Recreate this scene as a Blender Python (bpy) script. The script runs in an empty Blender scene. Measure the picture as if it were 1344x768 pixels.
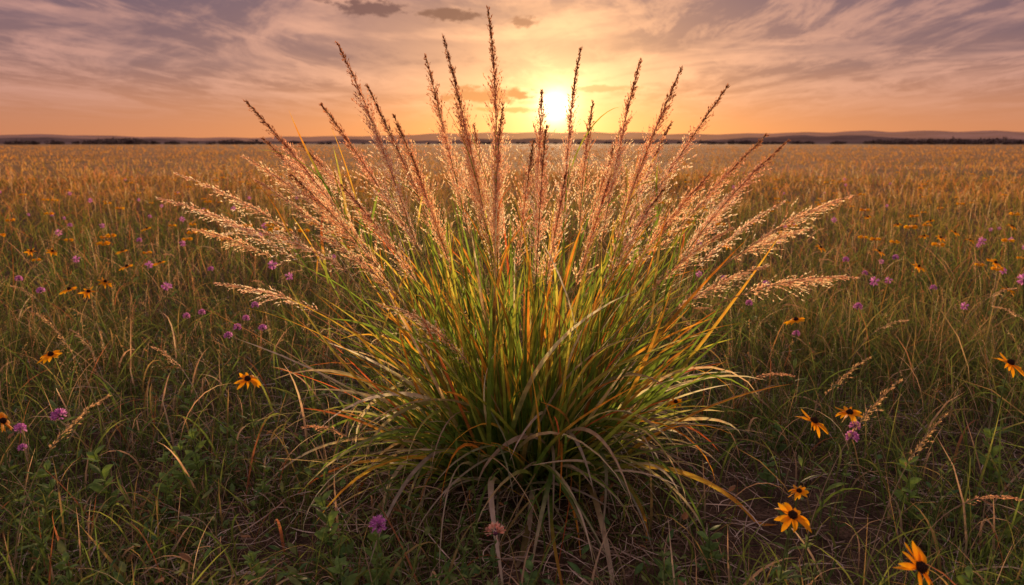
import bpy, math, numpy as np
from mathutils import Vector, Matrix, Quaternion
rng=np.random.default_rng(11)
sc=bpy.context.scene
COL=sc.collection
sc.view_settings.view_transform='Standard'; sc.view_settings.look='None'
sc.view_settings.exposure=0; sc.view_settings.gamma=1

# ---------------------------------------------------------------- camera
CAMZ=1.3; PITCH=math.radians(12.2); FPX=908.0
cam=bpy.data.cameras.new("camera"); co=bpy.data.objects.new("camera",cam); COL.objects.link(co)
cam.sensor_width=36; cam.lens=36*FPX/1344; cam.clip_start=0.05; cam.clip_end=9000
co.location=(0,0,CAMZ); co.rotation_euler=(math.pi/2-PITCH,0,0)
cam.dof.use_dof=True; cam.dof.focus_distance=2.4; cam.dof.aperture_fstop=3.4
sc.camera=co

def sight(px,py):
    cx=(px-672)/FPX; cy=(384-py)/FPX
    return np.array([cx, math.cos(PITCH)+cy*math.sin(PITCH), -math.sin(PITCH)+cy*math.cos(PITCH)])
def at_depth(px,py,y):
    d=sight(px,py); return np.array([0,0,CAMZ])+d*(y/d[1])
def at_height(px,py,z):
    d=sight(px,py); return np.array([0,0,CAMZ])+d*((z-CAMZ)/d[2])

# ---------------------------------------------------------------- mesh builder
class MB:
    def __init__(s): s.V=[];s.F3=[];s.F4=[];s.C=[];s.n=0
    def add(s,V,F,C):
        V=np.asarray(V,float).reshape(-1,3); C=np.asarray(C,float).reshape(-1,3)
        s.V.append(V); s.C.append(C); F=np.asarray(F,int)+s.n
        (s.F3 if F.shape[1]==3 else s.F4).append(F); s.n+=len(V)
    def mesh(s,name,smooth=True):
        V=np.concatenate(s.V); C=np.concatenate(s.C)
        f3=np.concatenate(s.F3) if s.F3 else np.zeros((0,3),int)
        f4=np.concatenate(s.F4) if s.F4 else np.zeros((0,4),int)
        me=bpy.data.meshes.new(name)
        me.vertices.add(len(V)); me.vertices.foreach_set("co",V.astype(np.float32).ravel())
        li=np.concatenate([f3.ravel(),f4.ravel()]).astype(np.int32)
        me.loops.add(len(li)); me.loops.foreach_set("vertex_index",li)
        np_=len(f3)+len(f4); me.polygons.add(np_)
        ls=np.concatenate([np.arange(len(f3))*3,len(f3)*3+np.arange(len(f4))*4]).astype(np.int32)
        me.polygons.foreach_set("loop_start",ls)
        if smooth: me.polygons.foreach_set("use_smooth",np.ones(np_,bool))
        a=me.color_attributes.new("Col",'FLOAT_COLOR','POINT')
        a.data.foreach_set("color",np.concatenate([C,np.ones((len(C),1))],1).astype(np.float32).ravel())
        me.update(calc_edges=True); me.validate()
        return me
    def obj(s,name,mat,parent=None,smooth=True,**props):
        me=s.mesh(name,smooth); me.materials.append(mat)
        o=bpy.data.objects.new(name,me); COL.objects.link(o)
        if parent: o.parent=parent
        for k,v in props.items(): o[k]=v
        return o
def empty(name,**props):
    o=bpy.data.objects.new(name,None); o.empty_display_size=.05; COL.objects.link(o)
    for k,v in props.items(): o[k]=v
    return o

def nrm(a): return a/np.maximum(np.linalg.norm(a,axis=-1,keepdims=True),1e-9)

def strips(mb,C,W,S,col,fold=0.0):
    N,K,_=C.shape
    T=nrm(np.gradient(C,axis=1)); S=nrm(S-np.sum(S*T,-1,keepdims=True)*T)
    w=W[...,None]*.5
    if fold:
        Nn=np.cross(S,T)
        V=np.stack([C-S*w+Nn*w*fold,C,C+S*w+Nn*w*fold],2); c=3
    else:
        V=np.stack([C-S*w,C+S*w],2); c=2
    idx=np.arange(N*K*c).reshape(N,K,c)
    F=np.stack([idx[:,:-1,:-1],idx[:,:-1,1:],idx[:,1:,1:],idx[:,1:,:-1]],-1).reshape(-1,4)
    cc=np.repeat(col[:,:,None,:],c,2)
    mb.add(V,F,cc)
def tubes(mb,C,R,col,sides=5):
    N,K,_=C.shape
    T=nrm(np.gradient(C,axis=1)); ref=np.broadcast_to(np.array([.31,.95,.05]),T.shape)
    A=nrm(np.cross(T,ref)); B=np.cross(T,A)
    an=np.arange(sides)*2*math.pi/sides
    V=C[:,:,None,:]+R[:,:,None,None]*(A[:,:,None,:]*np.cos(an)[None,None,:,None]+B[:,:,None,:]*np.sin(an)[None,None,:,None])
    idx=np.arange(N*K*sides).reshape(N,K,sides); nx=np.roll(idx,-1,2)
    F=np.stack([idx[:,:-1],nx[:,:-1],nx[:,1:],idx[:,1:]],-1).reshape(-1,4)
    mb.add(V,F,np.repeat(col[:,:,None,:],sides,2))
def spindles(mb,P,D,L,W,col,mid=.4):
    M=len(P); D=nrm(D); L=np.broadcast_to(L,(M,))[:,None]; W=np.broadcast_to(W,(M,))[:,None]*.5
    ref=nrm(rng.normal(size=(M,3))); A=nrm(np.cross(D,ref)); B=np.cross(D,A)
    m=P+D*L*mid
    V=np.stack([P,m+A*W,m+(-.5*A+.866*B)*W,m+(-.5*A-.866*B)*W,P+D*L],1)
    t=np.array([[0,2,1],[0,3,2],[0,1,3],[4,1,2],[4,2,3],[4,3,1]])
    F=(np.arange(M)[:,None,None]*5+t[None]).reshape(-1,3)
    mb.add(V,F,np.repeat(col[:,None,:],5,1))
def husks(mb,P,D,L,W,col,mid=.4):
    M=len(P); D=nrm(D); L=np.broadcast_to(L,(M,))[:,None]; W=np.broadcast_to(W,(M,))[:,None]*.5
    ref=nrm(rng.normal(size=(M,3))); A=nrm(np.cross(D,ref)); B=np.cross(D,A)
    m=P+D*L*mid
    V=np.stack([P,m+A*W+B*W*.35,P+D*L,m-A*W+B*W*.35],1)
    t=np.array([[0,1,2],[0,2,3]])
    F=(np.arange(M)[:,None,None]*4+t[None]).reshape(-1,3)
    mb.add(V,F,np.repeat(col[:,None,:],4,1))
def grow(P,az,L,th0,th1,p,K,daz=0.0,twist=0.0):
    t=np.linspace(0,1,K)[None]; N=len(P)
    f=lambda x:np.broadcast_to(np.asarray(x,float),(N,))[:,None]
    th=f(th0)+(f(th1)-f(th0))*t**f(p); a=f(az)+f(daz)*t
    d=np.stack([np.sin(th)*np.cos(a),np.sin(th)*np.sin(a),np.cos(th)],-1)
    ds=(f(L)/(K-1))[...,None]
    C=np.concatenate([np.zeros((N,1,3)),np.cumsum((d[:,:-1]+d[:,1:])*.5*ds,1)],1)+P[:,None,:]
    H=np.stack([-np.sin(a),np.cos(a),0*a],-1); B=np.cross(d,H)
    tw=f(twist)*(0.4+t)
    S=H*np.cos(tw)[...,None]+B*np.sin(tw)[...,None]
    return C,S
def lerp(a,b,t): return a*(1-t)+b*t
ph=rng.uniform(0,6.28,(8,2)); dr=rng.uniform(0,6.28,8)
def vnoise(x,y,f):
    s=0
    for i in range(8):
        k=f*(.6+.28*i); s=s+np.sin(k*(x*math.cos(dr[i])+y*math.sin(dr[i]))+ph[i,0])*np.cos(k*.7*(y*math.cos(dr[i])-x*math.sin(dr[i]))+ph[i,1])
    return s/4.0
def ground_z(x,y):
    r=np.sqrt(x*x+y*y); return (.022*vnoise(x,y,1.7)+.03*vnoise(x+9,y,.5))*np.exp(-r/60)

# ---------------------------------------------------------------- materials
def new_mat(name):
    m=bpy.data.materials.new(name); m.use_nodes=True; nt=m.node_tree; nt.nodes.clear(); return m,nt
def foliage(name,trans=.45,gain=2.0,rough=.55,tint=(1,1,1),var=.35,scale=40,spec=.1):
    m,nt=new_mat(name); N=nt.nodes; Lk=nt.links
    out=N.new('ShaderNodeOutputMaterial'); at=N.new('ShaderNodeAttribute'); at.attribute_name="Col"
    tc=N.new('ShaderNodeTexCoord'); no=N.new('ShaderNodeTexNoise'); no.inputs['Scale'].default_value=scale; no.inputs['Detail'].default_value=2
    Lk.new(tc.outputs['Object'],no.inputs['Vector'])
    mr=N.new('ShaderNodeMapRange'); mr.inputs[3].default_value=1-var; mr.inputs[4].default_value=1+var; mr.inputs[1].default_value=.25; mr.inputs[2].default_value=.75
    Lk.new(no.outputs['Fac'],mr.inputs[0])
    mu=N.new('ShaderNodeVectorMath'); mu.operation='MULTIPLY'; Lk.new(at.outputs['Color'],mu.inputs[0]); Lk.new(mr.outputs[0],mu.inputs[1])
    pb=N.new('ShaderNodeBsdfPrincipled'); pb.inputs['Roughness'].default_value=rough; pb.inputs['Specular IOR Level'].default_value=spec
    Lk.new(mu.outputs[0],pb.inputs['Base Color'])
    g=N.new('ShaderNodeVectorMath'); g.operation='MULTIPLY'; g.inputs[1].default_value=(gain*tint[0],gain*tint[1],gain*tint[2]); Lk.new(mu.outputs[0],g.inputs[0])
    mn=N.new('ShaderNodeVectorMath'); mn.operation='MINIMUM'; mn.inputs[1].default_value=(.97,.95,.93); Lk.new(g.outputs[0],mn.inputs[0])
    tr=N.new('ShaderNodeBsdfTranslucent'); Lk.new(mn.outputs[0],tr.inputs['Color'])
    mx=N.new('ShaderNodeMixShader'); mx.inputs[0].default_value=trans
    Lk.new(pb.outputs[0],mx.inputs[1]); Lk.new(tr.outputs[0],mx.inputs[2]); Lk.new(mx.outputs[0],out.inputs['Surface'])
    return m
M_blade=foliage("clump_blade",.52,2.8,.75,(1.16,1,.6),.35,30,.08)
M_field=foliage("meadow_blade",.52,2.0,.8,(1.18,.96,.70),.35,8,.05)
M_stalk=foliage("stalk",.25,1.5,.6,var=.3)
M_plume=foliage("plume",.80,1.75,.7,(1.12,.95,.80),.3,60,.05)
M_leaf=foliage("broad_leaf",.35,2.2,.6,(1.1,1,.5),.35,70,.15)
M_petal=foliage("petal",.45,1.3,.6,var=.15,scale=150)
M_cone=foliage("cone",.0,1,.8,var=.4,scale=400)
M_straw=foliage("straw",.2,1.5,.8,var=.4,scale=20)
M_tree=foliage("far_tree",.15,1,.9,var=.4,scale=.1)

m,nt=new_mat("prairie_ground"); N=nt.nodes; Lk=nt.links
out=N.new('ShaderNodeOutputMaterial'); pb=N.new('ShaderNodeBsdfPrincipled'); pb.inputs['Roughness'].default_value=.95; pb.inputs['Specular IOR Level'].default_value=.1
geo=N.new('ShaderNodeNewGeometry')
def noise(scale,det=6,rough=.6):
    n=N.new('ShaderNodeTexNoise'); n.inputs['Scale'].default_value=scale; n.inputs['Detail'].default_value=det; n.inputs['Roughness'].default_value=rough
    Lk.new(geo.outputs['Position'],n.inputs['Vector']); return n
n1=noise(9); n2=noise(90,4); n3=noise(.12,8,.7)
r1=N.new('ShaderNodeValToRGB'); e=r1.color_ramp.elements; e[0].position=.3; e[0].color=(.035,.023,.018,1); e[1].position=.7; e[1].color=(.12,.08,.058,1)
Lk.new(n1.outputs['Fac'],r1.inputs[0])
r2=N.new('ShaderNodeValToRGB'); e=r2.color_ramp.elements; e[0].position=.35; e[0].color=(.45,.40,.35,1); e[1].position=.65; e[1].color=(1.5,1.4,1.2,1)
Lk.new(n2.outputs['Fac'],r2.inputs[0])
mu=N.new('ShaderNodeVectorMath'); mu.operation='MULTIPLY'; Lk.new(r1.outputs[0],mu.inputs[0]); Lk.new(r2.outputs[0],mu.inputs[1])
r3=N.new('ShaderNodeValToRGB'); e=r3.color_ramp.elements; e[0].position=.35; e[0].color=(.15,.09,.03,1); e[1].position=.65; e[1].color=(.38,.19,.07,1)
Lk.new(n3.outputs['Fac'],r3.inputs[0])
ln=N.new('ShaderNodeVectorMath'); ln.operation='LENGTH'; Lk.new(geo.outputs['Position'],ln.inputs[0])
mr=N.new('ShaderNodeMapRange'); mr.inputs[1].default_value=4; mr.inputs[2].default_value=35; Lk.new(ln.outputs['Value'],mr.inputs[0])
mx=N.new('ShaderNodeMix'); mx.data_type='RGBA'; Lk.new(mr.outputs[0],mx.inputs[0]); Lk.new(mu.outputs[0],mx.inputs[6]); Lk.new(r3.outputs[0],mx.inputs[7])
Lk.new(mx.outputs[2],pb.inputs['Base Color'])
bp=N.new('ShaderNodeBump'); bp.inputs['Strength'].default_value=.8; bp.inputs['Distance'].default_value=.02; Lk.new(n2.outputs['Fac'],bp.inputs['Height']); Lk.new(bp.outputs[0],pb.inputs['Normal'])
Lk.new(pb.outputs[0],out.inputs['Surface']); M_ground=m

def hill_mat(name,c,haze):
    m,nt=new_mat(name); N=nt.nodes; Lk=nt.links
    out=N.new('ShaderNodeOutputMaterial'); pb=N.new('ShaderNodeBsdfDiffuse')
    g=N.new('ShaderNodeNewGeometry'); n=N.new('ShaderNodeTexNoise'); n.inputs['Scale'].default_value=.012; n.inputs['Detail'].default_value=8
    Lk.new(g.outputs['Position'],n.inputs['Vector'])
    r=N.new('ShaderNodeValToRGB'); e=r.color_ramp.elements; e[0].position=.38; e[1].position=.62
    e[0].color=(*[x*.75 for x in c],1); e[1].color=(*[x*1.2 for x in c],1)
    tp=N.new('ShaderNodeBsdfTransparent'); mx=N.new('ShaderNodeMixShader'); mx.inputs[0].default_value=haze  # distance haze imitated by letting what lies behind show through
    Lk.new(n.outputs['Fac'],r.inputs[0]); Lk.new(r.outputs[0],pb.inputs[0]); Lk.new(pb.outputs[0],mx.inputs[1]); Lk.new(tp.outputs[0],mx.inputs[2]); Lk.new(mx.outputs[0],out.inputs[0]); return m

# ---------------------------------------------------------------- world
SEL=math.radians(2.84); SAZ=math.radians(3.41)
sun_dir=Vector((math.sin(SAZ)*math.cos(SEL),math.cos(SAZ)*math.cos(SEL),math.sin(SEL)))
w=bpy.data.worlds.new("World"); sc.world=w; w.use_nodes=True; nt=w.node_tree; N=nt.nodes; Lk=nt.links; N.clear()
out=N.new('ShaderNodeOutputWorld'); bg=N.new('ShaderNodeBackground'); bg.inputs[1].default_value=1.0
tc=N.new('ShaderNodeTexCoord'); D=tc.outputs['Generated']
def M(op,a,b=None,c=None):
    n=N.new('ShaderNodeMath'); n.operation=op
    for i,v in enumerate((a,b,c)):
        if v is None: continue
        if isinstance(v,(int,float)): n.inputs[i].default_value=v
        else: Lk.new(v,n.inputs[i])
    return n.outputs[0]
def VM(op,a,b=None):
    n=N.new('ShaderNodeVectorMath'); n.operation=op
    for i,v in enumerate((a,b)):
        if v is None: continue
        if isinstance(v,tuple): n.inputs[i].default_value=v
        else: Lk.new(v,n.inputs[i])
    return n
def MIX(f,a,b,mode='MIX'):
    n=N.new('ShaderNodeMix'); n.data_type='RGBA'; n.blend_type=mode
    for i,v in ((0,f),(6,a),(7,b)):
        if isinstance(v,(int,float)): n.inputs[i].default_value=v
        elif isinstance(v,tuple): n.inputs[i].default_value=(*v,1)
        else: Lk.new(v,n.inputs[i])
    return n.outputs[2]
def SS(v,a,b):
    n=N.new('ShaderNodeMapRange'); n.interpolation_type='SMOOTHSTEP'; n.inputs[1].default_value=a; n.inputs[2].default_value=b; Lk.new(v,n.inputs[0]); return n.outputs[0]
def SCALE(col,f):
    n=N.new('ShaderNodeVectorMath'); n.operation='SCALE'; n.inputs[0].default_value=col
    Lk.new(f,n.inputs[3]); return n.outputs[0]
sep=N.new('ShaderNodeSeparateXYZ'); Lk.new(D,sep.inputs[0]); X,Y,Z=sep.outputs
EL=M('MULTIPLY',M('ARCSINE',Z),57.2958); AZ=M('MULTIPLY',M('ARCTAN2',X,Y),57.2958)
dt=VM('DOT_PRODUCT',D,tuple(sun_dir)).outputs['Value']
ANG=M('MULTIPLY',M('ARCCOSINE',M('MINIMUM',dt,1.0)),57.2958)
rp=N.new('ShaderNodeValToRGB'); Lk.new(Z,rp.inputs[0]); cr=rp.color_ramp
st=[(0,(.50,.19,.105)),(.05,(.43,.18,.13)),(.10,(.26,.13,.135)),(.18,(.14,.085,.13)),(.42,(.52,.44,.51)),(1,(.72,.67,.82))]  # top two stops lie out of view, brightened as added fill light
while len(cr.elements)<len(st): cr.elements.new(.5)
for el,(p,c) in zip(cr.elements,st): el.position=p; el.color=(*c,1)
base=rp.outputs[0]
zz=M('ADD',M('MAXIMUM',Z,0.0),.05)
cu=M('DIVIDE',X,zz); cv=M('DIVIDE',Y,zz)
def cl(sx,sy,off,det,rough,dist,lo,hi,shear=.25):
    cb=N.new('ShaderNodeCombineXYZ'); Lk.new(M('ADD',M('MULTIPLY',cu,sx),M('MULTIPLY',cv,sy*shear)),cb.inputs[0]); Lk.new(M('MULTIPLY',cv,sy),cb.inputs[1]); cb.inputs[2].default_value=off
    n=N.new('ShaderNodeTexNoise'); n.inputs['Scale'].default_value=1; n.inputs['Detail'].default_value=det; n.inputs['Roughness'].default_value=rough; n.inputs['Distortion'].default_value=dist
    Lk.new(cb.outputs[0],n.inputs['Vector']); return SS(n.outputs['Fac'],lo,hi)
c1=cl(.75,.42,1.7,7,.64,.7,.43,.62)
c2=cl(2.6,.8,5.2,7,.68,.35,.46,.62,-.4)
c3=cl(.5,.38,9.1,6,.6,.6,.44,.62)
hz=SS(EL,1.0,5.0)
near=M('EXPONENT',M('MULTIPLY',ANG,-1/17))
cloudcol=MIX(near,(.58,.28,.245),(1.0,.52,.27))
a=MIX(M('MULTIPLY',M('MULTIPLY',c1,.72),hz),base,cloudcol)
a=MIX(M('MULTIPLY',M('MULTIPLY',c2,.55),hz),a,cloudcol)
a=MIX(M('MULTIPLY',M('MULTIPLY',c3,.6),SS(EL,2.5,8)),a,(.14,.08,.12))
g=VM('ADD',a,SCALE((.60,.25,.055),M('EXPONENT',M('MULTIPLY',ANG,-1/8.5)))).outputs[0]
g=VM('ADD',g,SCALE((1.3,.92,.40),M('EXPONENT',M('MULTIPLY',ANG,-1/3.1)))).outputs[0]
flat=M('MULTIPLY',M('EXPONENT',M('MULTIPLY',M('POWER',M('DIVIDE',EL,3.2),2.0),-1)),M('EXPONENT',M('MULTIPLY',ANG,-1/26)))
g=VM('ADD',g,SCALE((.38,.13,.01),flat)).outputs[0]
g=VM('ADD',g,SCALE((.38,.26,.24),M('MULTIPLY',SS(Y,.1,-.9),SS(Z,.95,.1)))).outputs[0]  # added glow in the unseen sky behind the camera, as fill light
nn=N.new('ShaderNodeTexNoise'); nn.inputs['Scale'].default_value=42; nn.inputs['Detail'].default_value=7; nn.inputs['Roughness'].default_value=.68
mp=VM('MULTIPLY',D,(1,1,2.6)); Lk.new(mp.outputs[0],nn.inputs['Vector'])
nz=M('MULTIPLY',M('SUBTRACT',nn.outputs['Fac'],.5),3.2)
for (az,el,ww,hh,op,c) in [(-10.9,10.0,2.7,.60,1.0,(.17,.07,.075)),(-4.9,9.6,2.1,.55,1.0,(.21,.085,.07)),(.9,9.2,1.2,.45,.9,(.40,.17,.10)),(-2.0,3.7,3.8,.60,1.0,(.60,.23,.10)),(-.6,2.6,2.6,.22,.8,(.76,.32,.12)),(7.5,4.2,2.6,.26,.7,(.76,.34,.15)),(1.6,3.2,1.5,.15,.5,(.9,.5,.22)),(-14.5,10.7,1.5,.4,.8,(.24,.11,.10))]:
    d2=M('SQRT',M('ADD',M('POWER',M('DIVIDE',M('SUBTRACT',AZ,az),ww),2.0),M('POWER',M('DIVIDE',M('SUBTRACT',EL,el),hh),2.0)))
    mk=SS(M('ADD',d2,nz),1.2,.6)
    g=MIX(M('MULTIPLY',mk,op),g,c)
dz=M('MULTIPLY',M('POWER',M('DIVIDE',ANG,1.2),2.0),-1)
g=VM('ADD',g,SCALE((1.8,1.5,1.1),M('EXPONENT',dz))).outputs[0]
sky=N.new('ShaderNodeTexSky'); sky.sky_type='NISHITA'; sky.sun_disc=False; sky.sun_elevation=SEL; sky.sun_rotation=SAZ
sk=N.new('ShaderNodeVectorMath'); sk.operation='SCALE'; sk.inputs[3].default_value=.012; Lk.new(sky.outputs[0],sk.inputs[0])
fin=VM('ADD',g,sk.outputs[0]).outputs[0]
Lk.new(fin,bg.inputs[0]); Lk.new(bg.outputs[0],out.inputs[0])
sl=bpy.data.lights.new("sun",'SUN'); so=bpy.data.objects.new("sun",sl); COL.objects.link(so)
sl.energy=5; sl.angle=math.radians(1.5); sl.color=(1,.63,.34)
so.rotation_mode='QUATERNION'; so.rotation_quaternion=sun_dir.to_track_quat('Z','Y')

# ---------------------------------------------------------------- ground, hills, far trees
mb=MB()
rr=np.concatenate([[0.0],np.geomspace(.6,3200,110)]); aa=np.linspace(0,2*math.pi,181)[:-1]
R,A=np.meshgrid(rr,aa,indexing='ij'); gx=R*np.sin(A); gy=R*np.cos(A)
V=np.stack([gx,gy,ground_z(gx,gy)],-1); idx=np.arange(R.size).reshape(R.shape); nx=np.roll(idx,-1,1)
F=np.stack([idx[:-1],idx[1:],nx[1:],nx[:-1]],-1).reshape(-1,4)
mb.add(V,F,np.full((R.size,3),.1)); mb.obj("ground",M_ground,kind="structure",label="dark prairie soil turning to golden grassland",category="ground")

def ridge(name,r0,r1,hf,mat,label):
    mb=MB(); az=np.radians(np.linspace(-65,65,520)); rows=np.linspace(0,1,9)
    h=hf(np.degrees(az)); V=[]
    for u in rows:
        r=r0+(r1-r0)*u; sh=math.sin(u*math.pi*.5)
        V.append(np.stack([r*np.sin(az),r*np.cos(az),h*sh*(1+.05*np.sin(az*90+u*5))-1.5*(1-u)],-1))
    V=np.stack(V); idx=np.arange(V.shape[0]*V.shape[1]).reshape(V.shape[:2])
    F=np.stack([idx[:-1,:-1],idx[:-1,1:],idx[1:,1:],idx[1:,:-1]],-1).reshape(-1,4)
    mb.add(V,F,np.full((idx.size,3),.1)); return mb.obj(name,mat,kind="structure",label=label,category="hills")
def prof(seed,base,amp,f):
    r=np.random.default_rng(seed); p=r.uniform(0,6.28,9)
    return lambda d: base(d)+amp*sum(np.sin(d*f*(1.55**i)+p[i])/(1.45**i) for i in range(9))
ridge("hills",1500,2100,prof(3,lambda d:23+7*np.exp(-((d-1)/9)**2)+8*np.exp(-((d-27)/12)**2)-7*np.exp(-((d+28)/10)**2),1.9,.13),hill_mat("far_hill",(.165,.125,.145),.24),"low hazy mauve hills along the horizon")
ridge("terrain",900,1250,prof(8,lambda d:6.0+4.0*np.exp(-((d-20)/14)**2),1.8,.22),hill_mat("near_ridge",(.12,.085,.08),.14),"low dark rise where the prairie ends")
mb=MB()
cl_=[]
for (a0,a1,n,h) in [(-36,-15,70,3.2),(-15,15,30,2.4),(15,36,70,3.4),(27,36,50,6.0),(-31,-27,24,5.5),(-23,-20,14,5)]:
    for k in range(n):
        az=math.radians(rng.uniform(a0,a1)); r=rng.uniform(640,880); hh=h*rng.uniform(.35,1.1); ww=hh*rng.uniform(.8,2.6)
        cl_.append((r*math.sin(az),r*math.cos(az),hh,ww))
cl_=np.array(cl_); rep=np.repeat(cl_,50,0); u=nrm(rng.normal(size=(len(rep),3)))*rng.uniform(.5,1,(len(rep),1))
P=np.stack([rep[:,0]+u[:,0]*rep[:,3],rep[:,1]+u[:,1]*rep[:,3],rep[:,2]*(.52+.5*u[:,2])],-1)
spindles(mb,P,rng.normal(size=P.shape),rng.uniform(.9,2.0,len(P)),rng.uniform(.8,1.6,len(P)),np.array([.08,.058,.058])*rng.uniform(.6,1.6,(len(P),1)))
C=np.stack([np.stack([cl_[:,0],cl_[:,1],0*cl_[:,0]],-1),np.stack([cl_[:,0],cl_[:,1],cl_[:,2]*.6],-1)],1)
tubes(mb,C,np.full((len(C),2),.25),np.full((len(C),2,3),.05))
mb.obj("far_woodland",M_tree,kind="stuff",label="thin dark line of far trees on the horizon",category="trees")

# ---------------------------------------------------------------- meadow grass
CX,CY=0.055,2.58
def pick(cols,wt,n):
    cols=np.array(cols); return cols[rng.choice(len(cols),n,p=np.array(wt)/sum(wt))]
mb=MB()
def soil(x,y):
    g=lambda a,b,c,d:np.exp(-(((x-a)/c)**2+((y-b)/d)**2))
    return np.clip(1.25*g(.95,2.30,.50,.32)+1.2*g(.15,1.85,.50,.20)+1.15*g(1.05,1.9,.35,.17)+g(-.75,2.0,.25,.16)+.7*g(-1.5,2.4,.25,.2)+.8*g(1.9,2.6,.3,.2),0,1)
def field(n,r0,r1,az_lim=52,tuft=7):
    nt_=n//tuft
    r=np.exp(rng.uniform(math.log(r0),math.log(r1),nt_)); az=np.radians(rng.uniform(-az_lim,az_lim,nt_))
    tx=r*np.sin(az); ty=r*np.cos(az)
    r=np.repeat(r,tuft); tx=np.repeat(tx,tuft); ty=np.repeat(ty,tuft); th_=np.repeat(rng.uniform(.5,1.35,nt_),tuft); tc_=np.repeat(rng.uniform(0,1,nt_),tuft)
    sp=.018+.02*np.minimum(r,20)*.6
    x=tx+rng.normal(0,1,len(r))*sp; y=ty+rng.normal(0,1,len(r))*sp
    dc=np.hypot(x-CX,y-CY); keep=(dc>.30)&(y>.9)
    pat=vnoise(x,y,.9)
    keep&=~((r<4.5)&(rng.uniform(0,1,len(r))<.4*np.clip(pat*1.2+.3,0,1)))
    keep&=~((r<3.0)&(np.abs(x)<1.0)&(rng.uniform(0,1,len(r))<.25))
    keep&=rng.uniform(0,1,len(r))>.94*soil(x,y)
    r,x,y,th_,tc_,pat,dc=[q[keep] for q in (r,x,y,th_,tc_,pat,dc)]
    n=len(r)
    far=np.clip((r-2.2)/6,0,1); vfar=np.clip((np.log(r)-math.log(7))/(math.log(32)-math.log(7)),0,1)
    H=lerp(.18,.29,far)*th_*rng.uniform(.5,1.3,n)*(1+.35*vnoise(x,y,.35)+.2*pat)
    H=np.maximum(H,.05)*np.clip(.45+.55*(dc-.3)/.7,.45,1)*lerp(1,.8,vfar)
    side=np.clip(np.abs(x)/2.0,0,1); H*=lerp(1,lerp(.85,1.35,side),np.clip(1-far,0,1))
    wn=np.where(rng.uniform(0,1,n)<.25,rng.uniform(.004,.009,n),rng.uniform(.002,.0042,n))
    W=np.maximum(wn,r*rng.uniform(.0004,.0010,n))
    az=rng.uniform(0,6.28,n); th0=np.abs(rng.normal(0,.36,n)); th1=th0+np.abs(rng.normal(.95,.65,n))
    P=np.stack([x,y,ground_z(x,y)-.01],-1)
    K=5
    C,S=grow(P,az,H*1.2,th0,np.minimum(th1,2.6),1.4,K,rng.normal(0,.6,n),rng.uniform(-1.2,1.2,n))
    t=np.linspace(0,1,K)[None]; Wd=W[:,None]*np.array([.7,1,.85,.55,.06])[None]
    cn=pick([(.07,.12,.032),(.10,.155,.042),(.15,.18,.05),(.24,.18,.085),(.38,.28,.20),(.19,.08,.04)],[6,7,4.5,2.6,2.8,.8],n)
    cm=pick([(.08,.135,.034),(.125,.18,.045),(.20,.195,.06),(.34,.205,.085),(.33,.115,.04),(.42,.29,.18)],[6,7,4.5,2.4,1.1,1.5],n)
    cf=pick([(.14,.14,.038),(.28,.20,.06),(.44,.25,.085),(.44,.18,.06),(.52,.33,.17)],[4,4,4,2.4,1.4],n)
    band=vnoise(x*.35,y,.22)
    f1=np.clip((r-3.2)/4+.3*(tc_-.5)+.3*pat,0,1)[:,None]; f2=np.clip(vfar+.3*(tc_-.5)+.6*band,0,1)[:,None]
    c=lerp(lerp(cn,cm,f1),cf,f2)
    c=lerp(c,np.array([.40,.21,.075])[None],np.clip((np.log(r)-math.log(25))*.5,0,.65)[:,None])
    c=c*(1+.22*vnoise(x*.3,y,.11))[:,None]*rng.uniform(.8,1.15,(n,1))
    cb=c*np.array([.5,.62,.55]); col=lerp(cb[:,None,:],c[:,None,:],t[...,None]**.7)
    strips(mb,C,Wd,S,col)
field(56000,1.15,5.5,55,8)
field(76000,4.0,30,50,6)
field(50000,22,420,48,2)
n=5000
r=np.exp(rng.uniform(math.log(1.4),math.log(9),n)); az=np.radians(rng.uniform(-52,52,n)); x=r*np.sin(az); y=r*np.cos(az)
k=(np.hypot(x-CX,y-CY)>.55)&(rng.uniform(0,1,n)>.88*soil(x,y)); r,x,y=r[k],x[k],y[k]; n=len(r)
P=np.stack([x,y,ground_z(x,y)],-1)
C,S=grow(P,rng.uniform(0,6.28,n),rng.uniform(.22,.48,n)*np.clip(.6+.12*r,0,1.1),rng.uniform(.05,.6,n),rng.uniform(.9,2.5,n),rng.uniform(1.2,2.4,n),9,rng.normal(0,.5,n),rng.uniform(-1,1,n))
cs=pick([(.11,.19,.045),(.16,.22,.055),(.40,.29,.19),(.52,.39,.27),(.32,.14,.07),(.28,.22,.09)],[6,5,2.6,1.6,.8,2.2],n)
strips(mb,C,np.where(rng.uniform(0,1,n)<.5,rng.uniform(.005,.010,n),rng.uniform(.002,.004,n))[:,None]*np.array([.6,.9,1,1,.9,.75,.55,.3,.05])[None],S,cs[:,None]*np.linspace(.6,1.05,9)[None,:,None],.3)
n=3600
r=np.exp(rng.uniform(math.log(3.6),math.log(36),n)); az=np.radians(rng.uniform(-50,50,n)); x=r*np.sin(az); y=r*np.cos(az)
k=(np.hypot(x-CX,y-CY)>.75); r,x,y=r[k],x[k],y[k]; n=len(r)
H=lerp(.28,.42,np.clip((r-2)/6,0,1))*rng.uniform(.7,1.2,n)
P=np.stack([x,y,ground_z(x,y)],-1); a_=rng.uniform(0,6.28,n); t0=np.abs(rng.normal(0,.15,n)); t1=t0+np.abs(rng.normal(.8,.5,n))
C,S=grow(P,a_,H,t0,t1,2.2,8)
cs=pick([(.44,.28,.16),(.34,.24,.11),(.56,.37,.24),(.42,.2,.11)],[1,1,1,1],n)
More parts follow.
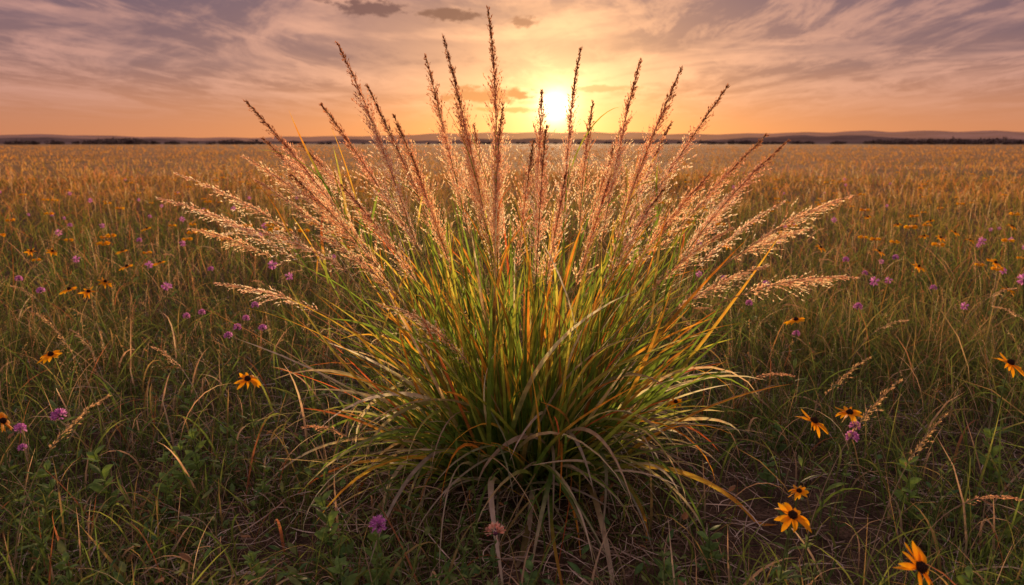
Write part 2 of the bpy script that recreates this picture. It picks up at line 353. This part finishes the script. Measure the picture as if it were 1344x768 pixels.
strips(mb,C,np.maximum(.0016,r*.0004)[:,None]*np.linspace(1.2,.6,8)[None],S,np.repeat(cs[:,None],8,1))
m_=22; u=rng.uniform(0,1,(n,m_)); kk=3.5+u*3.49; i0=kk.astype(int); fr=(kk-i0)[...,None]
ii=np.arange(n)[:,None]; PP=lerp(C[ii,i0],C[ii,np.minimum(i0+1,7)],fr); TT=nrm(C[ii,np.minimum(i0+1,7)]-C[ii,i0]+1e-6)
rad=nrm(rng.normal(size=(n,m_,3))); off=(1.05-u)[...,None]*.030
scl=np.repeat(np.clip(r/7,1,4),m_)
husks(mb,(PP+rad*off*rng.uniform(0,1,(n,m_,1))).reshape(-1,3),(TT+rad*.5).reshape(-1,3),.009*scl,.0028*scl,np.repeat(cs*1.1,m_,0))
mb.obj("meadow_grass",M_field,kind="stuff",label="wild meadow of green, orange and golden grass blades",category="grass")

mb=MB(); n=15000
r=np.exp(rng.uniform(math.log(1.1),math.log(6),n)); az=np.radians(rng.uniform(-52,52,n)); x=r*np.sin(az); y=r*np.cos(az)
k=rng.uniform(0,1,n)>.6*soil(x,y); x,y=x[k],y[k]; n=len(x)
P=np.stack([x,y,ground_z(x,y)+rng.uniform(.001,.06,n)],-1)
C,S=grow(P,rng.uniform(0,6.28,n),rng.uniform(.04,.28,n),rng.uniform(1.1,1.6,n),rng.uniform(1.3,1.8,n),1,5,rng.normal(0,1.0,n),rng.uniform(-1,1,n))
C[...,2]=np.maximum(C[...,2],P[:,None,2]-.005)
c=pick([(.36,.265,.20),(.26,.18,.13),(.52,.41,.33),(.15,.095,.065)],[3,3,2.2,3],n)
strips(mb,C,rng.uniform(.0015,.0045,n)[:,None]*np.array([.6,1,1,.8,.2])[None],S,np.repeat(c[:,None],5,1))
mb.obj("dry_straw",M_straw,kind="stuff",label="dead brown straw littering the soil",category="straw")

mb=MB(); n=13500
r=np.exp(rng.uniform(math.log(1.1),math.log(10),n)); az=np.radians(rng.uniform(-52,52,n)); x=r*np.sin(az); y=r*np.cos(az)
pt=vnoise(x+4,y-3,1.6)+np.where(x<0,.2,0); k=(pt>rng.uniform(-.8,.6,n))&(np.hypot(x-CX,y-CY)>.38)&(rng.uniform(0,1,n)>.85*soil(x,y)); x,y,r=x[k],y[k],r[k]; n=len(x)
P=np.stack([x,y,ground_z(x,y)+rng.uniform(.0,.18,n)],-1)
C,S=grow(P,rng.uniform(0,6.28,n),rng.uniform(.018,.060,n),rng.uniform(.5,1.1,n),rng.uniform(1.2,2.0,n),1,5)
c=pick([(.06,.12,.035),(.09,.15,.042),(.13,.16,.05),(.22,.11,.05)],[4,4,2.2,.8],n)
strips(mb,C,rng.uniform(.008,.022,n)[:,None]*np.array([.15,.8,1,.7,.04])[None],S,np.repeat(c[:,None],5,1),.35)
mb.obj("ground_cover",M_leaf,kind="stuff",label="low dark green broad-leaved ground cover",category="plants")

# ---------------------------------------------------------------- seed plume generator
def curve_pts(b,tip,droop,K=26):
    ch=tip-b; L=np.linalg.norm(ch); cd=ch/L; up=np.array([0,0,1.0])
    hor=np.array([ch[0],ch[1],0]); hl=np.linalg.norm(hor); hor=hor/max(hl,1e-6)
    d0=nrm(cd*.55+up*(.45+.5*droop)); d1=nrm(cd+hor*(.12+.45*droop)-up*1.15*droop)
    p=[b,b+d0*L*.38,tip-d1*L*(.26+.04*droop),tip]; t=np.linspace(0,1,K)[:,None]
    return (1-t)**3*p[0]+3*(1-t)**2*t*p[1]+3*(1-t)*t*t*p[2]+t**3*p[3]
def arc_sample(C,s):
    d=np.concatenate([[0],np.cumsum(np.linalg.norm(np.diff(C,axis=0),axis=1))]); L=d[-1]
    q=np.stack([np.interp(s,d,C[:,i]) for i in range(3)],-1); T=nrm(np.gradient(C,axis=0)); tq=nrm(np.stack([np.interp(s,d,T[:,i]) for i in range(3)],-1))
    return q,tq,L
def plume(mb,C,plen,wide,c_low,c_top,nodes=46,per=4,grav=.25,sl=.0092,sw=.0038,gap=.0063,spread=1.0,dk=.75,mn=.020):
    _,_,L=arc_sample(C,np.array([0.]))
    s=np.linspace(0,1,nodes)**.9*.985+rng.normal(0,.006,nodes); s=np.clip(s,0,1); s=np.repeat(s,per)+rng.normal(0,.005,nodes*per); s=np.clip(s,0,1)
    p,T,_=arc_sample(C,L-plen+s*plen)
    n=len(s); rad=rng.normal(size=(n,3)); rad=nrm(rad-np.sum(rad*T,-1,keepdims=True)*T)
    lump=1+.4*np.sin(s*rng.uniform(12,24)+rng.uniform(0,6))*(1-s)
    env=np.clip(.22+s*2.6,0,1)*np.clip((1.02-s)/.72,0,1)
    bl=wide*env*rng.uniform(.3,1.2,n)*lump+mn*(1.1-.6*s)
    op=rng.uniform(.16,.82,n)*(1-.55*s)*spread
    d=nrm(T*np.cos(op)[:,None]+rad*np.sin(op)[:,None])
    u=np.linspace(0,1,5)[None,:,None]
    def bp(i_d,i_l,i_p,uu): 
        q=i_p+i_d*i_l*uu; q[...,2]-=(grav*i_l[...,0]*(uu[...,0]**2)*1.0); return q
    BC=bp(d[:,None,:],bl[:,None,None],p[:,None,:],np.broadcast_to(u,(n,5,1)))
    S=np.cross(d,rad); S=np.repeat(S[:,None],5,1)
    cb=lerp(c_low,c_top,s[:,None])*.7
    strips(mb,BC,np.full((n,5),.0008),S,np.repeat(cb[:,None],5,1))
    cnt=np.maximum(3,(bl*.85/gap).astype(int)); ix=np.repeat(np.arange(n),cnt); m=len(ix)
    uu=rng.uniform(.12,1.0,m)[:,None]
    q=bp(d[ix],bl[ix][:,None],p[ix],uu)+rng.normal(0,.001,(m,3))
    dd=nrm(d[ix]*1.0+nrm(rng.normal(size=(m,3)))*.45-np.array([0,0,.35*grav]))
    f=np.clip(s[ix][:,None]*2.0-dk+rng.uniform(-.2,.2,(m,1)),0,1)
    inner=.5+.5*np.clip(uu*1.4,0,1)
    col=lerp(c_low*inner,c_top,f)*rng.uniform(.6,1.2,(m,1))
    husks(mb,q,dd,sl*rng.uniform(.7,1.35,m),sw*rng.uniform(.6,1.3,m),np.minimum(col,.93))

# ---------------------------------------------------------------- THE CLUMP
clump=empty("prairie_grass_clump",label="tall backlit prairie grass clump with feathery pink seed plumes",category="grass clump")
clump.location=(CX,CY,0)
OFF=np.array([CX,CY,0])
PL=[(325,135,2.42,.12,.62),(443,57,2.50,.04,.68),(422,137,2.35,.08,.56),(482,112,2.72,.04,.58),(517,152,2.88,.04,.46),
(559,75,2.72,.0,.64),(582,48,2.5,.0,.72),(641,14,2.56,.0,.78),(660,140,2.35,.0,.48),(622,165,2.85,.0,.44),(711,120,2.85,.0,.50),(717,168,2.12,.0,.50),
(762,65,2.62,.0,.66),(778,135,2.8,.0,.48),(840,80,2.62,.02,.62),(893,92,2.45,.04,.62),(955,113,2.55,.08,.60),(880,162,2.88,.05,.44),
(1005,178,2.62,.14,.52),(1033,186,2.42,.16,.50),(1115,258,2.5,.4,.38),(1120,364,2.25,.55,.34),(1028,265,2.72,.25,.40),(1005,349,2.2,.4,.30),
(208,260,2.38,.40,.46),(232,228,2.55,.32,.46),(320,205,2.75,.25,.42),(345,182,2.9,.15,.42),(385,232,2.2,.2,.42),(335,236,2.5,.28,.40),(285,372,2.3,.45,.32),
(500,400,1.98,.5,.40),(700,185,2.5,.0,.42),(812,175,2.95,.05,.40),
(395,190,3.0,.15,.40),(540,205,2.3,.05,.40),(985,235,2.9,.15,.40),(930,230,2.3,.12,.40),(1062,300,2.8,.4,.34),(250,300,2.8,.40,.34),(800,235,2.25,.05,.38),
(655,225,2.5,.0,.38),(450,245,2.15,.2,.40),(420,310,2.0,.4,.34),(960,300,2.2,.35,.32),(320,300,2.05,.45,.32),(870,250,2.2,.15,.38),(742,230,2.2,.05,.36),(600,140,2.6,.0,.46)]
stalk_curves=[]
for i,pl in enumerate(PL):
    tip=at_depth(pl[0],pl[1],pl[2]); droop,plen=pl[3],pl[4]
    tip=tip-OFF; a_=math.atan2(tip[1],tip[0])+rng.normal(0,.5); br=rng.uniform(.03,.20)
    b=np.array([br*math.cos(a_)*1.2,br*math.sin(a_),0.0])
    C=curve_pts(b,tip,droop)
    C[:,0]+=.012*np.sin(np.linspace(0,rng.uniform(3,7),26))*np.linspace(0,1,26)*(1-np.linspace(0,1,26))*4*rng.choice([-1,1])
    stalk_curves.append(C)
    side=droop>.22
    base=np.array([.14,.19,.05]); top=np.array([.50,.30,.14]) if side or rng.uniform()<.5 else np.array([.30,.30,.09])
    col=lerp(base,top,np.linspace(0,1,26)[:,None]**.6)
    mb=MB(); tubes(mb,C[None],np.linspace(.0032,.0012,26)[None],col[None],6)
    st_=mb.obj("flower_stalk",M_stalk,parent=clump)
    v=rng.uniform(0,1); c_low=lerp(np.array([.90,.61,.48]),np.array([.88,.55,.36]),v); c_top=lerp(np.array([.17,.085,.05]),np.array([.27,.14,.08]),rng.uniform())  # c_top paints tips dark, as if silhouetted against the bright sky
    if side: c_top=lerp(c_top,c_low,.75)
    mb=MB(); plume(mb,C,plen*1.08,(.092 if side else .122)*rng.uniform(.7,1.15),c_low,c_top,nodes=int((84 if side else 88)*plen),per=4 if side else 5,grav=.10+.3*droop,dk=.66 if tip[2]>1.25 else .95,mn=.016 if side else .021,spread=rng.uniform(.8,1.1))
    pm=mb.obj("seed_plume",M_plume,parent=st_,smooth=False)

def blade_cols(n,K,kinds,wt,brown_tip=.5):
    tips=pick(kinds,wt,n); b=pick([(.06,.115,.026),(.085,.155,.03),(.12,.17,.038),(.18,.15,.055)],[1,1,1,.4],n)
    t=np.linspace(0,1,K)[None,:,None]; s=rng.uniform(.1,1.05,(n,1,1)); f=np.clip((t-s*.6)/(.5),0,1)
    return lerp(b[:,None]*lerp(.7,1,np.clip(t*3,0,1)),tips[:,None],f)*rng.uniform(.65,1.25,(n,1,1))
G=(.09,.16,.032);YG=(.185,.225,.04);OR=(.54,.20,.035);YE=(.47,.32,.07);RD=(.36,.09,.04);TN=(.50,.38,.31);GR=(.30,.26,.22)
def make_blades(n,br,L,t0,t1,w,kinds,wt,azf=None,K=14,p=1.5,z0=0):
    a_=rng.uniform(0,6.28,n) if azf is None else azf(n)
    rb=br*np.sqrt(rng.uniform(0,1,n)); ba=a_+rng.normal(0,.6,n)
    P=np.stack([rb*np.cos(ba)*1.2,rb*np.sin(ba),np.full(n,z0)],-1)
    C,S=grow(P,a_,rng.uniform(*L,n),rng.uniform(*t0,n),rng.uniform(*t1,n),rng.uniform(p*.7,p*1.7,n),K,rng.normal(0,.7,n),rng.normal(0,.8,n))
    C[...,2]=np.maximum(C[...,2],.012)
    t=np.linspace(0,1,K); prof_=np.clip(.55+2.2*t,0,1)*(1-t**2.4)**.8+.01
    return C,S,rng.uniform(*w,n)[:,None]*prof_[None],blade_cols(n,K,kinds,wt)
mb=MB()
for args in [
 (200,.23,(.65,1.22),(.0,.30),(.15,1.0),(.010,.020),[G,YG,OR,YE,RD,TN],[5,4,3,1.8,1,.8]),
 (230,.25,(.62,1.22),(.22,.78),(.35,1.4),(.010,.020),[G,YG,OR,YE,RD,TN],[5,3.5,3,1.8,1,1.2]),
 (160,.26,(.55,1.02),(.3,.9),(1.2,2.7),(.009,.018),[G,YG,OR,TN,GR,RD],[3.5,1.5,2,4.5,3,1]),
 (180,.27,(.30,.75),(.5,1.2),(1.5,3.0),(.005,.014),[G,TN,GR,RD,OR],[2.5,5,4,.8,.8])]:
    C,S,W,cc=make_blades(*args); strips(mb,C,W,S,cc,.35)
n=230; P=[];A_=[]
for k in range(n):
    c=stalk_curves[rng.integers(len(stalk_curves))]; i=rng.integers(6,17); P.append(c[i]); d=c[i]-c[0]; A_.append(math.atan2(d[1],d[0])+rng.normal(0,1.1))
C,S=grow(np.array(P),np.array(A_),rng.uniform(.2,.5,n),rng.uniform(.1,.5,n),rng.uniform(.4,1.7,n),1.6,12,rng.normal(0,.5,n),rng.normal(0,.5,n))
t=np.linspace(0,1,12); W=rng.uniform(.005,.012,n)[:,None]*(np.clip(.5+2*t,0,1)*(1-t**2)**.8+.01)[None]
strips(mb,C,W,S,blade_cols(n,12,[G,YG,OR,YE,RD],[4,4,4,2,1.4]),.35)
mb.obj("foliage",M_blade,parent=clump,kind="stuff")
azf=lambda n: np.concatenate([rng.normal(-math.pi/2,.95,n*4//5),rng.uniform(0,6.28,n-n*4//5)])
C1=make_blades(72,.24,(.55,1.02),(.15,.75),(2.3,3.6),(.013,.024),[G,TN,GR,OR,RD],[2,6,4,.6,.4],azf,20,1.25)
C2=make_blades(26,.22,(.80,1.1),(.1,.45),(.7,1.7),(.011,.020),[G,YG,OR,YE],[3,2,2,1],azf,18,1.3)
for (C,S,W,cc) in (C1,C2):
    for i in range(len(C)):
        mb=MB(); strips(mb,C[i:i+1],W[i:i+1],S[i:i+1],cc[i:i+1],.4); mb.obj("leaf_blade",M_blade,parent=clump)

# ---------------------------------------------------------------- thing templates
def place(tpl,loc,rz,scale,label=None,cat=None,group=None):
    root=tpl['root']; kids=tpl['kids']
    if not tpl.get('used'):
        r=root; tpl['used']=True
    else:
        r=root.copy(); COL.objects.link(r); mp={root.name:r}
        for k in kids:
            c=k.copy(); COL.objects.link(c); c.parent=mp[k.parent.name]; mp[k.name]=c
    r.location=loc; r.rotation_euler=(0,0,rz); r.scale=(scale,)*3
    r["label"]=label or tpl['label']; r["category"]=cat or tpl['cat']
    g_=group or tpl.get('group')
    if g_: r["group"]=g_
    return r
def rotm(n_):
    return Vector(n_).to_track_quat('Z','Y')
def stem_curve(h,lean,K=9):
    C,_=grow(np.zeros((1,3)),[-math.pi/2],h,.03,lean,1.5,K); return C[0]
def dome(mb,r,h,col,nu=12,nv=6):
    V=[];
    for j in range(nv+1):
        a=j/nv*math.pi*.5
        for i in range(nu): b=i/nu*2*math.pi; V.append((r*math.cos(a)*math.cos(b),r*math.cos(a)*math.sin(b),h*math.sin(a)))
    F=[(j*nu+i,j*nu+(i+1)%nu,(j+1)*nu+(i+1)%nu,(j+1)*nu+i) for j in range(nv) for i in range(nu)]
    mb.add(V,F,np.repeat(np.array([col]),len(V),0))
def petals_mesh(mb,npet,L,w,th0,th1,r0,c0,c1,jit=.2):
    a=np.arange(npet)*2*math.pi/npet+rng.normal(0,jit,npet)
    P=np.stack([r0*np.cos(a),r0*np.sin(a),rng.uniform(-.001,.001,npet)],-1)
    C,S=grow(P,a,L*rng.uniform(.65,1.14,npet),th0+rng.normal(0,.2,npet),th1+rng.normal(0,.4,npet),1,7,rng.normal(0,.3,npet),rng.normal(0,.45,npet))
    pr=np.array([.45,.8,1,1,.9,.6,.08]); t=np.linspace(0,1,7)[None,:,None]
    strips(mb,C,w*rng.uniform(.75,1.1,(npet,1))*pr[None],S,lerp(np.array(c0),np.array(c1),t)*rng.uniform(.8,1.08,(npet,1,1)),.25)
def leaves_on(mb,C,n,L,w,col,th=(.6,1.3),zr=(.1,.8)):
    u=np.sort(rng.uniform(*zr,n)); i=(u*(len(C)-1)).astype(int); a=np.arange(n)*2.4+rng.normal(0,.4,n)
    Cc,S=grow(C[i],a,rng.uniform(*L,n)*(1.15-u*.6),rng.uniform(th[0]*.7,th[0],n),rng.uniform(th[1],th[1]*1.4,n),1,8,rng.normal(0,.3,n),rng.normal(0,.3,n))
    pr=np.array([.15,.5,.85,1,.95,.75,.4,.04]); c=np.array(col)[None]*rng.uniform(.7,1.3,(n,1))
    strips(mb,Cc,(rng.uniform(*w,n)*(1.15-u*.5))[:,None]*pr[None],S,np.repeat(c[:,None],8,1),.3)
def susan(h,lean,hd,npet=13,droop=(1.35,1.95),size=1.0):
    root=empty("black_eyed_susan"); C=stem_curve(h,lean)
    mb=MB(); tubes(mb,C[None],np.linspace(.0022,.0016,len(C))[None],np.full((1,len(C),3),1)*np.array([.12,.17,.05])); st_=mb.obj("stem",M_stalk,parent=root)
    mb=MB(); leaves_on(mb,C,7,(.05,.10),(.012,.018),(.09,.14,.04),(.7,1.4),(.08,.7)); lf=mb.obj("leaves",M_leaf,parent=root)
    q=rotm(hd)
    mb=MB(); petals_mesh(mb,npet,.040*size,.0122*size,droop[0],droop[1],.006,(.84,.25,.005),(.93,.43,.010)); pe=mb.obj("petals",M_petal,parent=root)
    mb=MB(); dome(mb,.0094*size,.0125*size,(.022,.010,.006))
    a=rng.uniform(0,6.28,150); b=np.arccos(rng.uniform(0,1,150)); 
    P=np.stack([.0091*size*np.sin(b)*np.cos(a),.0091*size*np.sin(b)*np.sin(a),.0122*size*np.cos(b)],-1)
    spindles(mb,P,P,.0022,.0014,np.array([.05,.022,.01])*rng.uniform(.5,1.8,(150,1))); ce=mb.obj("flower_center",M_cone,parent=root)
    for o in (pe,ce): o.location=C[-1]; o.rotation_mode='QUATERNION'; o.rotation_quaternion=q
    return dict(root=root,kids=[st_,lf,pe,ce],head=C[-1],label="orange-yellow black-eyed susan with dark brown centre in meadow grass",cat="flower",group="black-eyed susans in the meadow")
def clover(h,lean,r0,cols,name="purple_clover",label="purple clover blossom on a thin green stem",elong=1.0,group="purple clovers in the meadow",nfl=150,fl=.010):
    root=empty(name); C=stem_curve(h,lean)
    mb=MB(); tubes(mb,C[None],np.linspace(.0019,.0014,len(C))[None],np.full((1,len(C),3),1)*np.array([.13,.17,.05])); st_=mb.obj("stem",M_stalk,parent=root)
    mb=MB(); leaves_on(mb,C,9,(.02,.04),(.010,.016),(.08,.14,.035),(.8,1.3),(.1,.9)); lf=mb.obj("leaves",M_leaf,parent=root)
    mb=MB(); dv=nrm(rng.normal(size=(nfl,3))); dv[:,2]=np.abs(dv[:,2])*1.2-.45*(rng.uniform(0,1,nfl)<.4); dv=nrm(dv)
    P=dv*r0*.45*np.array([1,1,elong])+np.array([0,0,r0*.4]); c=pick(cols,[1]*len(cols),nfl)*rng.uniform(.5,1.25,(nfl,1))
    husks(mb,P,dv+rng.normal(0,.14,(nfl,3)),r0*.7*rng.uniform(.7,1.1,nfl),r0*.24,np.minimum(c,.9),.7)
    spindles(mb,np.zeros((1,3)),np.array([[0,0,1.]]),r0*.9,r0*.7,np.array([[.2,.08,.14]]))
    hd=mb.obj("flower_head",M_petal,parent=root,smooth=False); hd.location=C[-1]
    return dict(root=root,kids=[st_,lf,hd],head=C[-1],label=label,cat="flower",group=group)
def put(tpl,px,py,scale=1.0,rz=None,label=None):
    rz=rng.uniform(-.7,.7) if rz is None else rz
    h=np.array(tpl['head'])*scale; p=at_height(px,py,h[2]); c,s=math.cos(rz),math.sin(rz)
    loc=(p[0]-(c*h[0]-s*h[1]),p[1]-(s*h[0]+c*h[1]),0.0)
    return place(tpl,loc,rz,scale,label)

SA=susan(.36,.25,(.12,-.35,.86),13,(1.38,2.0)); SB=susan(.42,.35,(.30,-.18,.91),13,(1.42,2.1)); SC=susan(.36,.2,(.42,-.60,.52),12,(1.42,2.15)); SD=susan(.46,.3,(-.2,-.15,.95),13,(1.35,2.0))
for (t,x,y,s,rz,lb) in [(SC,1207,745,1.25,0.,"large orange-yellow black-eyed susan tilted over with drooping petals"),(SA,1040,677,1.15,0.,"orange-yellow black-eyed susan standing over dark soil"),(SD,1049,645,.75,0.,"small half-open yellow black-eyed susan on a short stem"),
  (SB,1068,553,1.15,0.,None),(SD,1115,542,1.05,.5,None),(SB,1326,477,1.25,-.4,None),(SD,887,528,.8,0.,None),(SD,67,466,1.1,.7,None),(SA,325,498,1.2,.4,None),(SC,3,553,1.1,1.,None)]:
    put(t,x,y,s,rz,lb)
for (x,y) in [(86,380),(120,383),(133,370),(160,330),(165,350),(190,300),(1240,312),(1330,297),(1275,315),(1210,350),(1080,325),(1180,295),(1300,345),(1255,305),(1215,310),(960,322),(1140,285),(40,330),(1048,420),(1320,380),(1225,290),(70,330),(215,345),(1150,330)]:
    put([SB,SD][rng.integers(2)],x+rng.normal(0,4),y,1.12)
PC=[(.66,.23,.56),(.76,.33,.64),(.50,.17,.48)]
CA=clover(.33,.2,.021,PC); CB=clover(.39,.3,.019,PC,elong=1.25); CC_=clover(.44,.15,.019,[(.74,.30,.54),(.58,.21,.50)])
for (t,x,y,s) in [(CA,78,549,1.15),(CB,27,566,.95),(CA,497,694,1.1),(CB,1118,577,1.0),(CC_,1122,562,.9),(CC_,1126,405,1.1),(CA,300,443,1.),(CB,312,432,1.),(CC_,323,420,.95),(CA,345,433,1.),(CB,335,403,1.05),(CA,54,384,1.15),(CC_,245,417,.95),(CC_,265,412,.95),(CB,92,297,1.15),(CB,183,317,1.15),(CA,277,355,1.05),(CC_,25,368,1.1),(CB,1110,343,1.15),(CA,950,367,1.0),(CB,1005,375,1.1),(CC_,983,400,1.0),(CB,1175,340,1.15),(CA,1225,380,1.05),(CC_,1045,440,.9),(CB,222,378,1.),(CA,30,590,.7),(CC_,1135,360,.95)]:
    put(t,x,y,s)
PF=clover(.22,.1,.030,[(.90,.42,.28),(.93,.60,.44),(.85,.32,.24)],name="peach_wildflower",label="peach-pink wildflower with spiky petals in front of the grass clump",elong=.8,group=None,nfl=70)
PF['cat']="flower"; put(PF,650,704,1.0)
def far_flower(name,col,h,r,label,group,flat):
    mb=MB(); C=stem_curve(h,.15); tubes(mb,C[None],np.full((1,len(C)),.002),np.full((1,len(C),3),1)*np.array([.09,.10,.03]),4)
    n=26; dv=nrm(rng.normal(size=(n,3))); 
    if flat: dv[:,2]=rng.uniform(-.25,.1,n); 
    dv=nrm(dv); husks(mb,np.repeat(C[-1][None],n,0)+dv*r*.2,dv,r,r*.5,np.minimum(np.array(col)*rng.uniform(.7,1.2,(n,1)),.9),.6)
    o=mb.obj(name,M_petal,smooth=False); return dict(root=o,kids=[],head=C[-1],label=label,cat="flower",group=group)
FS=far_flower("black_eyed_susan",(.9,.40,.012),.48,.035,"small orange-yellow blossom among golden grass","black-eyed susans in the meadow",True)
FP=far_flower("purple_clover",(.66,.25,.56),.43,.023,"small purple blossom among olive grass","purple clovers in the meadow",False)
def scat(t,n,ra,rb,f):
    k=0
    while k<n:
        r=math.exp(rng.uniform(math.log(ra),math.log(rb))); az=math.radians(rng.uniform(-38,38)); x,y=r*math.sin(az),r*math.cos(az)
        if not f(x,y): continue
        place(t,(x,y,0),rng.uniform(0,6.28),rng.uniform(.8,1.3)); k+=1
scat(FS,230,5.5,32,lambda x,y: abs(x)>y*.18)
scat(FP,60,4.5,18,lambda x,y: abs(x)>y*.25)

def gstalk(h,lean,col,plen,wide):
    root=empty("grass_stalk"); C,_=grow(np.zeros((1,3)),[0.0],h,.12,lean,2.0,20); C=C[0]
    mb=MB(); tubes(mb,C[None],np.linspace(.0016,.0006,20)[None],np.repeat(np.array(col)[None,None]*.7,20,1)); a=mb.obj("stem",M_stalk,parent=root)
    mb=MB(); plume(mb,C,plen,wide,np.array(col),np.array(col)*.9,nodes=16,per=3,grav=.3,sl=.009,sw=.0026,gap=.009,spread=.7,mn=.012); b=mb.obj("seed_head",M_plume,parent=root,smooth=False)
    return dict(root=root,kids=[a,b],head=C[-1],label="thin dry straw-coloured grass stalk with arching seed head",cat="grass",group="dry grass stalks in the meadow")
GS=[gstalk(.62,1.5,(.50,.37,.26),.18,.030),gstalk(.52,1.9,(.46,.31,.21),.15,.024),gstalk(.70,1.1,(.42,.32,.19),.20,.034),gstalk(.42,1.7,(.38,.27,.20),.12,.02)]
for (i,x,y,rz) in [(0,1190,420,0.),(2,1140,470,.2),(0,1332,378,.3),(1,1040,493,0.),(1,1338,655,.1),(2,1240,545,.4),(0,1305,402,3.),(2,50,412,2.6),(0,15,375,3.),(2,140,520,.3),(0,200,455,2.9),(2,1180,500,.3),(0,1080,300,.3),(1,400,560,3.1)]:
    put(GS[i],x,y,rng.uniform(.9,1.1),rz+rng.normal(0,.2))
for k in range(50):
    r=math.exp(rng.uniform(math.log(3.2),math.log(9))); az=math.radians(rng.uniform(-40,40)); x,y=r*math.sin(az),r*math.cos(az)
    if math.hypot(x-CX,y-CY)<.8: continue
    place(GS[rng.integers(4)],(x,y,0),rng.uniform(0,6.28),rng.uniform(.7,.95))

def weed(h,n,L,w,col,name="leafy_weed"):
    root=empty(name); C=stem_curve(h,.3,12)
    mb=MB(); tubes(mb,C[None],np.linspace(.003,.0012,12)[None],np.full((1,12,3),1)*np.array(col)*.9); a=mb.obj("stem",M_stalk,parent=root)
    mb=MB(); leaves_on(mb,C,n,L,w,col,(.7,1.3),(.1,.98)); b=mb.obj("leaves",M_leaf,parent=root)
    return dict(root=root,kids=[a,b],head=C[-1],label="low green broad-leaved weed growing among grass",cat="plant",group="leafy weeds on the prairie floor")
WD=[weed(.25,18,(.045,.085),(.022,.034),(.13,.21,.05)),weed(.17,14,(.04,.07),(.022,.036),(.09,.16,.045)),weed(.32,30,(.03,.055),(.007,.012),(.12,.17,.05))]
for (i,x,y) in [(0,235,575),(0,215,590),(0,250,560),(1,870,722),(1,885,735),(0,120,590),(0,60,610),(0,1190,600),(2,620,690),(2,600,700),(1,700,742),(2,20,640),(1,1010,600),(2,1250,600),(0,1300,560),(0,420,650),(1,930,690)]:
    put(WD[i],x,y,rng.uniform(.9,1.15),rng.uniform(0,6))
for k in range(130):
    r=math.exp(rng.uniform(math.log(1.6),math.log(5.5))); az=math.radians(rng.uniform(-42,42)); x,y=r*math.sin(az),r*math.cos(az)
    if math.hypot(x-CX,y-CY)<.55 or soil(x,y)>.4: continue
    place(WD[rng.choice(3,p=[.3,.25,.45])],(x,y,0),rng.uniform(0,6.28),rng.uniform(.6,1.1))
